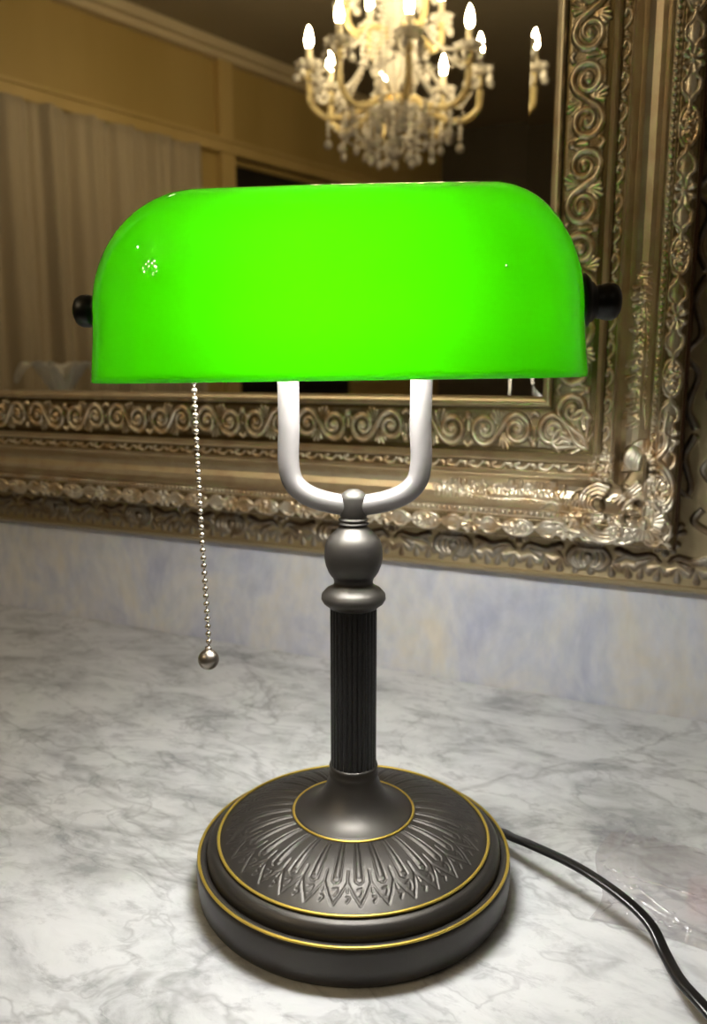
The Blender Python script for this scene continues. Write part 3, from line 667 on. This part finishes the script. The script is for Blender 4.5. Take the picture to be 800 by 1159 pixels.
    # felt pad + power cord (world coordinates -> lamp coordinates)
    b = bmesh.new(); Ri = Matrix.Rotation(-rz, 3, 'Z')
    W = [(.050,.052,.0075),(.0676,.0622,.012),(.0790,.0560,.0145),(.0906,.0493,.017),(.119,.0340,.0205),(.144,.0190,.0200),(.1605,.0070,.0165),(.169,-.0060,.0120),(.177,-.0225,.0125),(.189,-.0375,.0130),(.212,-.060,.008),(.26,-.095,.0045),(.36,-.15,.0035),(.52,-.16,.0033),(.75,-.08,.0033),(.90,.02,.0033)]
    Q = smooth_pts([Ri @ Vector(w) for w in W], 10)
    pr = []
    for i in range(24):
        a = 2*PI*i/24; rad = .0017*(1+.0*a); cx_ = .0014 if math.cos(a) > 0 else -.0014
        xx = cx_+.0017*math.cos(a); yy = .0017*math.sin(a)*(1 if abs(xx) > .0007 else .62); pr.append((xx, yy))
    tube(b, Q, 1.0, prof=pr); obj('power_cord', b, M['cord'], L, True, label='black twin-core power cord')
    return L
lamp()

# ------------------------------------------------------------------ clear plastic bag under the cord
def bag():
    n, k = 260, 200; x0, x1, y0, y1 = .126, .300, .020, .112
    r = np.random.RandomState(5); u = np.linspace(0,1,n); v = np.linspace(0,1,k); U, W = np.meshgrid(u, v, indexing='ij')
    X = x0+(x1-x0)*U+.006*(1-U)*W*0; Y = y0+(y1-y0)*W+.0022*np.sin(U*9)
    X = X+.004*np.sin(W*7)*(1-U)+.004*(1-W)
    H = np.zeros_like(X)
    for _ in range(46):
        cx_, cy_, an = r.rand(), r.rand(), r.rand()*PI; l_, w_ = .05+.25*r.rand(), .008+.02*r.rand()
        dx, dy = (U-cx_)*1.7, (W-cy_); a = dx*math.cos(an)+dy*math.sin(an); b_ = -dx*math.sin(an)+dy*math.cos(an)
        H += (.0010+.0024*r.rand())*np.exp(-(a/l_)**2-(b_/w_)**2)
    H += .0035*np.exp(-((W-.02)/.03)**2)*(.4+.6*np.sin(U*60+4*np.sin(U*23))**2)*(U<.5)+.003*np.exp(-((U-.33-.1*W)/.02)**2)*np.exp(-((W-.93)/.1)**2)
    H += .0014*np.exp(-((U-.07)/.012)**2)+.0010*np.exp(-((U-.10-.03*W)/.01)**2)
    for (cu, cv, su, sv_, cnt) in ((.17,.90,.06,.03,9),(.30,.93,.05,.03,6),(.03,.45,.02,.06,6),(.08,.10,.08,.035,14),(.30,.06,.16,.04,16),(.50,.08,.2,.05,10),(.10,.5,.03,.3,8)):
        for _ in range(cnt):
            cx_, cy_, an = cu+su*r.randn()*.6, cv+sv_*r.randn()*.6, -.5+.7*r.randn(); l_, w_ = .012+.03*r.rand(), .006+.006*r.rand()
            dx, dy = (U-cx_)*1.9, (W-cy_); a = dx*math.cos(an)+dy*math.sin(an); b_ = -dx*math.sin(an)+dy*math.cos(an)
            H += (.0008+.0014*r.rand())*np.exp(-(a/l_)**2-(b_/w_)**2)
    edge = np.minimum(np.minimum(U*1.7, W), np.minimum((1-U)*1.7, 1-W)); puff = .0022*np.clip(edge/.12, 0, 1)**.5
    top = .0012+puff+H*np.clip(edge/.03, .15, 1); bot = np.full_like(top, .0006)
    V = np.concatenate([np.stack([X,Y,top],-1).reshape(-1,3), np.stack([X,Y,bot],-1).reshape(-1,3)])
    F = np.concatenate([gridfaces(n,k), gridfaces(n,k,flip=True)+n*k]); rimi = []
    for i in range(n-1): rimi += [[i*k,(i+1)*k,(i+1)*k+n*k,i*k+n*k],[i*k+k-1,i*k+k-1+n*k,(i+1)*k+k-1+n*k,(i+1)*k+k-1]]
    for j in range(k-1): rimi += [[j,j+n*k,j+1+n*k,j+1],[(n-1)*k+j,(n-1)*k+j+1,(n-1)*k+j+1+n*k,(n-1)*k+j+n*k]]
    o = npmesh('plastic_bag', V, np.concatenate([F, np.array(rimi)]), M['film'])
    tag(o, 'flat crinkled clear plastic bag lying under the black cord', 'bag')
bag()

# ------------------------------------------------------------------ white lily in a vase, mirrored low in the glass
def lily():
    L = thing('lily_vase', 'white ceramic vase with a white lily, low in the mirror reflection', 'vase', (-.945,-.195,0), .4)
    b = bmesh.new(); lathe(b, [(0,0),(.035,0),(.042,.02),(.045,.06),(.032,.11),(.018,.14),(.022,.16),(.020,.158),(.015,.14),(0,.13)], 40, cap=False); obj('vase', b, M['ceramic'], L, True)
    b = bmesh.new(); tube(b, [(0,0,.13),(.0,0,.2),(.004,.0,.25)], .003, 8); obj('stem', b, mat('green_stem', (.10,.22,.05)), L, True)
    for i in range(6):
        a = i*PI/3+.3; n, k = 16, 7; V = []
        for j in range(n):
            u = j/(n-1); rr = .004+.085*u; zz = .235+.085*math.sin(u*PI*.70)-.030*u*u; w = .024*math.sin(PI*min(1,u*.93+.07))**.8
            for q in range(k):
                s = (q/(k-1)*2-1); V.append((rr*math.cos(a)-s*w*math.sin(a), rr*math.sin(a)+s*w*math.cos(a), zz-.006*(1-s*s)))
        o = npmesh('petal', V, gridfaces(n, k), M['ceramic'], L); sm = o.modifiers.new('thickness','SOLIDIFY'); sm.thickness = .0012
lily()

# ------------------------------------------------------------------ chandelier
def chandelier():
    L = thing('chandelier', 'crystal chandelier with lit candle bulbs hanging from the ceiling, seen in the mirror', 'chandelier', (-.815,-1.462,0), .25)
    def part(name, bm, m, parent, smooth=True): return obj(name, bm, m, parent, smooth)
    b = bmesh.new(); lathe(b, [(0,1.815),(.06,1.815),(.055,1.79),(.02,1.765),(.008,1.75),(0,1.75)], 32, cap=False); part('ceiling_canopy', b, M['brass'], L)
    b = bmesh.new(); tube(b, [(0,0,1.76),(0,0,1.64)], .005, 8); part('hanging_rod', b, M['brass'], L)
    b = bmesh.new(); lathe(b, [(0,1.65),(.02,1.645),(.012,1.62),(.03,1.58),(.034,1.55),(.02,1.50),(.013,1.46),(.036,1.45),(.04,1.44),(.014,1.425),(.020,1.38),(.030,1.33),(.024,1.28),(.012,1.25),(.020,1.22),(.034,1.19),(.030,1.15),(.014,1.12),(.012,1.09),(0,1.09)], 24, cap=False); part('glass_column', b, M['crystal'], L)
    b = bmesh.new(); lathe(b, [(0,1.10),(.030,1.098),(.038,1.085),(.038,1.06),(.026,1.045),(.010,1.035),(0,1.035)], 24, cap=False); part('arm_hub', b, M['brass'], L)
    b = bmesh.new(); lathe(b, [(.012,1.03),(.03,1.02),(.055,1.035),(.075,1.06),(.072,1.062),(.052,1.040),(.028,1.026),(.012,1.034)], 32, cap=False); part('glass_bowl', b, M['crystal'], L)
    # shared meshes
    def mesh_of(f, m, smooth):
        b = bmesh.new(); f(b); me = bpy.data.meshes.new('m'); b.normal_update(); b.to_mesh(me); b.free(); me.materials.append(m); me.polygons.foreach_set('use_smooth', [smooth]*len(me.polygons)); return me
    def add(name, me, parent, loc, rz=0, sc=1.):
        o = bpy.data.objects.new(name, me); C.objects.link(o); o.parent = parent; o.location = loc; o.rotation_euler = (0,0,rz); o.scale = (sc,sc,sc); return o
    def pend(b, beads, dl):
        z = 0
        for i in range(beads):
            v = bmesh.ops.create_icosphere(b, subdivisions=1, radius=.0075)['verts']; bmesh.ops.translate(b, vec=(0,0,z-.006), verts=v); z -= .0142
        prof = [(.0015,0),(.004,-.008),(.0085,-.30*dl),(.0105,-.62*dl),(.007,-.9*dl),(0,-dl)]
        rings = []; nn = 6
        for r, h in [(0,.002)]+prof:
            rings.append([b.verts.new((1.25*r*math.cos(2*PI*i/nn), 1.25*r*math.sin(2*PI*i/nn)*.7, z+h)) for i in range(nn)] if r > 0 else [b.verts.new((0,0,z+h))])
        for A, B in zip(rings, rings[1:]):
            for i in range(nn):
                j = (i+1) % nn
                if len(A) == 1: b.faces.new([A[0],B[i],B[j]])
                elif len(B) == 1: b.faces.new([A[i],B[0],A[j]])
                else: b.faces.new([A[i],B[i],B[j],A[j]])
        bmesh.ops.recalc_face_normals(b, faces=b.faces)
    short = mesh_of(lambda b: pend(b, 1, .030), M['crystal'], False); mid = mesh_of(lambda b: pend(b, 4, .034), M['crystal'], False); long_ = mesh_of(lambda b: pend(b, 6, .036), M['crystal'], False)
    candle = mesh_of(lambda b: lathe(b, [(0,0),(.0095,0),(.0095,.052),(.008,.055),(0,.055)], 14, cap=False), M['wax'], True)
    flame = mesh_of(lambda b: lathe(b, [(0,0),(.007,.002),(.0105,.012),(.0112,.022),(.0085,.036),(.0040,.050),(0,.060)], 14, cap=False), M['flame'], True)
    def dish(b):
        n = 32; V = []
        for r, z, sc_ in ((.006,-.006,0),(.018,-.005,0),(.030,.000,.05),(.041,.011,.11),(.0405,.013,.11),(.029,.003,.05),(.016,-.001,0),(.006,-.001,0)):
            V.append([b.verts.new(((r*(1+sc_*math.cos(8*a)))*math.cos(a), (r*(1+sc_*math.cos(8*a)))*math.sin(a), z)) for a in [2*PI*i/n for i in range(n)]])
        for A, B in zip(V, V[1:]):
            for i in range(n): b.faces.new([A[i],A[(i+1)%n],B[(i+1)%n],B[i]])
        bmesh.ops.recalc_face_normals(b, faces=b.faces)
    bob = mesh_of(dish, M['crystal'], False)
    def arm_me(R_, z0_, zt, dip):
        def f(b):
            P = smooth_pts([(.030,0,z0_),(.075,0,z0_+.004),(.12,0,z0_-dip*.6),(R_*.78,0,z0_-dip),(R_*.97,0,z0_-dip*.2),(R_*1.0,0,z0_+dip*.8),(R_,0,zt)], 6)
            pr = [(math.cos(2*PI*i/10)*(1+.22*(i%2)), math.sin(2*PI*i/10)*(1+.22*(i%2))) for i in range(10)]
            tube(b, P, .0082, prof=pr)
        return mesh_of(f, M['amber'], False)
    low = arm_me(.255, 1.070, 1.160, .040); upp = arm_me(.160, 1.270, 1.325, .030)
    def swag_me(p, q, sag, n=15):
        def f(b):
            for i in range(n+1):
                u = i/n; c = Vector(p).lerp(Vector(q), u)-Vector((0,0,sag*math.sin(PI*u)))
                v = bmesh.ops.create_icosphere(b, subdivisions=1, radius=.0062)['verts']; bmesh.ops.translate(b, vec=c, verts=v)
        return mesh_of(f, M['crystal'], False)
    mid_sw = swag_me((.035,0,1.30), (.20,0,1.045), .03, 22); col_sw = swag_me((.036,0,1.44), (.060,0,1.06), .0, 28); up_sw = swag_me((.03,0,1.44), (.235,0,1.165), .075, 24)
    e = Vector((.255*math.cos(PI/4), .255*math.sin(PI/4), 1.155)); ring_sw = swag_me((.255,0,1.155), e, .055, 14)
    low_sw = swag_me((.205,0,1.035), (.05,0,.965), .035, 13)
    for i in range(8):
        a = i*PI/4; ca, sa = math.cos(a), math.sin(a)
        A = add('candle_arm', low, L, (0,0,0), a); x = .255
        add('bobeche', bob, A, (x,0,1.166)); add('candle', candle, A, (x,0,1.166)); add('candle_bulb', flame, A, (x,0,1.221))
        for j in range(5):
            g = j*2*PI/5+.5*i; add('crystal_drop', short, A, (x+.038*math.cos(g), .038*math.sin(g), 1.172), g)
        add('crystal_drop', mid, A, (.20,0,1.030), .3); add('crystal_drop', long_, A, (.115,0,1.045), .8)
        add('bead_swag', up_sw, L, (0,0,0), a+.12); add('bead_swag', ring_sw, L, (0,0,0), a); add('bead_swag', low_sw, L, (0,0,0), a+.3); add('bead_swag', mid_sw, L, (0,0,0), a+.39); add('bead_swag', col_sw, L, (0,0,0), a+.2)
        add('crystal_drop', mid, L, (.165*math.cos(a+.39), .165*math.sin(a+.39), 1.045), a, 1.1); add('crystal_drop', long_, L, (.07*math.cos(a+.2), .07*math.sin(a+.2), 1.02), a)
    for i in range(4):
        a = i*PI/2+.4; A = add('upper_candle_arm', upp, L, (0,0,0), a); x = .160
        add('bobeche', bob, A, (x,0,1.332), 0, .85); add('candle', candle, A, (x,0,1.332)); add('candle_bulb', flame, A, (x,0,1.387))
        for j in range(4): g = j*PI/2; add('crystal_drop', short, A, (x+.032*math.cos(g), .032*math.sin(g), 1.336), g)
        add('crystal_drop', mid, A, (.11,0,1.240)); add('crystal_drop', long_, A, (.07,0,1.255))
    for i in range(8): a = i*PI/4+.2; add('crystal_drop', short, L, (.070*math.cos(a), .070*math.sin(a), 1.055), a)
    b = bmesh.new(); pend(b, 5, .01); v = bmesh.ops.create_icosphere(b, subdivisions=2, radius=.020)['verts']; bmesh.ops.translate(b, vec=(0,0,-.092), verts=v)
    o = obj('crystal_ball', b, M['crystal'], L, False); o.location = (0,0,1.025)
chandelier()

# ceiling downlights out of the picture
for i, (x, y, lab) in enumerate(((1.55,-1.9,'small round lit downlight in the ceiling right of the counter'), (-1.6,-.9,'small round lit downlight in the ceiling left of the chandelier'))):
    t = thing('ceiling_downlight', lab, 'ceiling light', (x,y,1.82))
    b = bmesh.new(); lathe(b, [(.046,0),(.062,0),(.062,-.005),(.046,-.009),(.046,0)], 40, cap=False); obj('trim_ring', b, M['cornice'], t, True)
    t['group'] = 'ceiling downlights'
    b = bmesh.new(); lathe(b, [(0,-.002),(.0455,-.002),(.0455,-.004),(0,-.004)], 40, cap=False); obj('light_disc', b, M['frost'], t)

# ------------------------------------------------------------------ world, camera, view
w = bpy.data.worlds.new('World'); bpy.context.scene.world = w; w.use_nodes = True
w.node_tree.nodes['Background'].inputs[0].default_value = (.9,.85,.75,1); w.node_tree.nodes['Background'].inputs[1].default_value = .05
cd = bpy.data.cameras.new('Camera'); cam = bpy.data.objects.new('Camera', cd); C.objects.link(cam)
cam.location = (.18291,-.38695,.289)
fw = Vector((-.42736,.90408,0)); p = math.atan(159.5/920); d = fw*math.cos(p)+Vector((0,0,-math.sin(p)))
cam.rotation_euler = d.to_track_quat('-Z','Y').to_euler()
cd.sensor_fit = 'VERTICAL'; cd.sensor_height = 24; cd.lens = 920/1159*24; cd.clip_start = .02; cd.clip_end = 50
cd.dof.use_dof = True; cd.dof.focus_distance = .405; cd.dof.aperture_fstop = cd.lens/3.1
sc = bpy.context.scene; sc.camera = cam
vs = sc.view_settings; vs.view_transform = 'Standard'; vs.look = 'None'; vs.exposure = 0; vs.gamma = 1; vs.use_curve_mapping = False
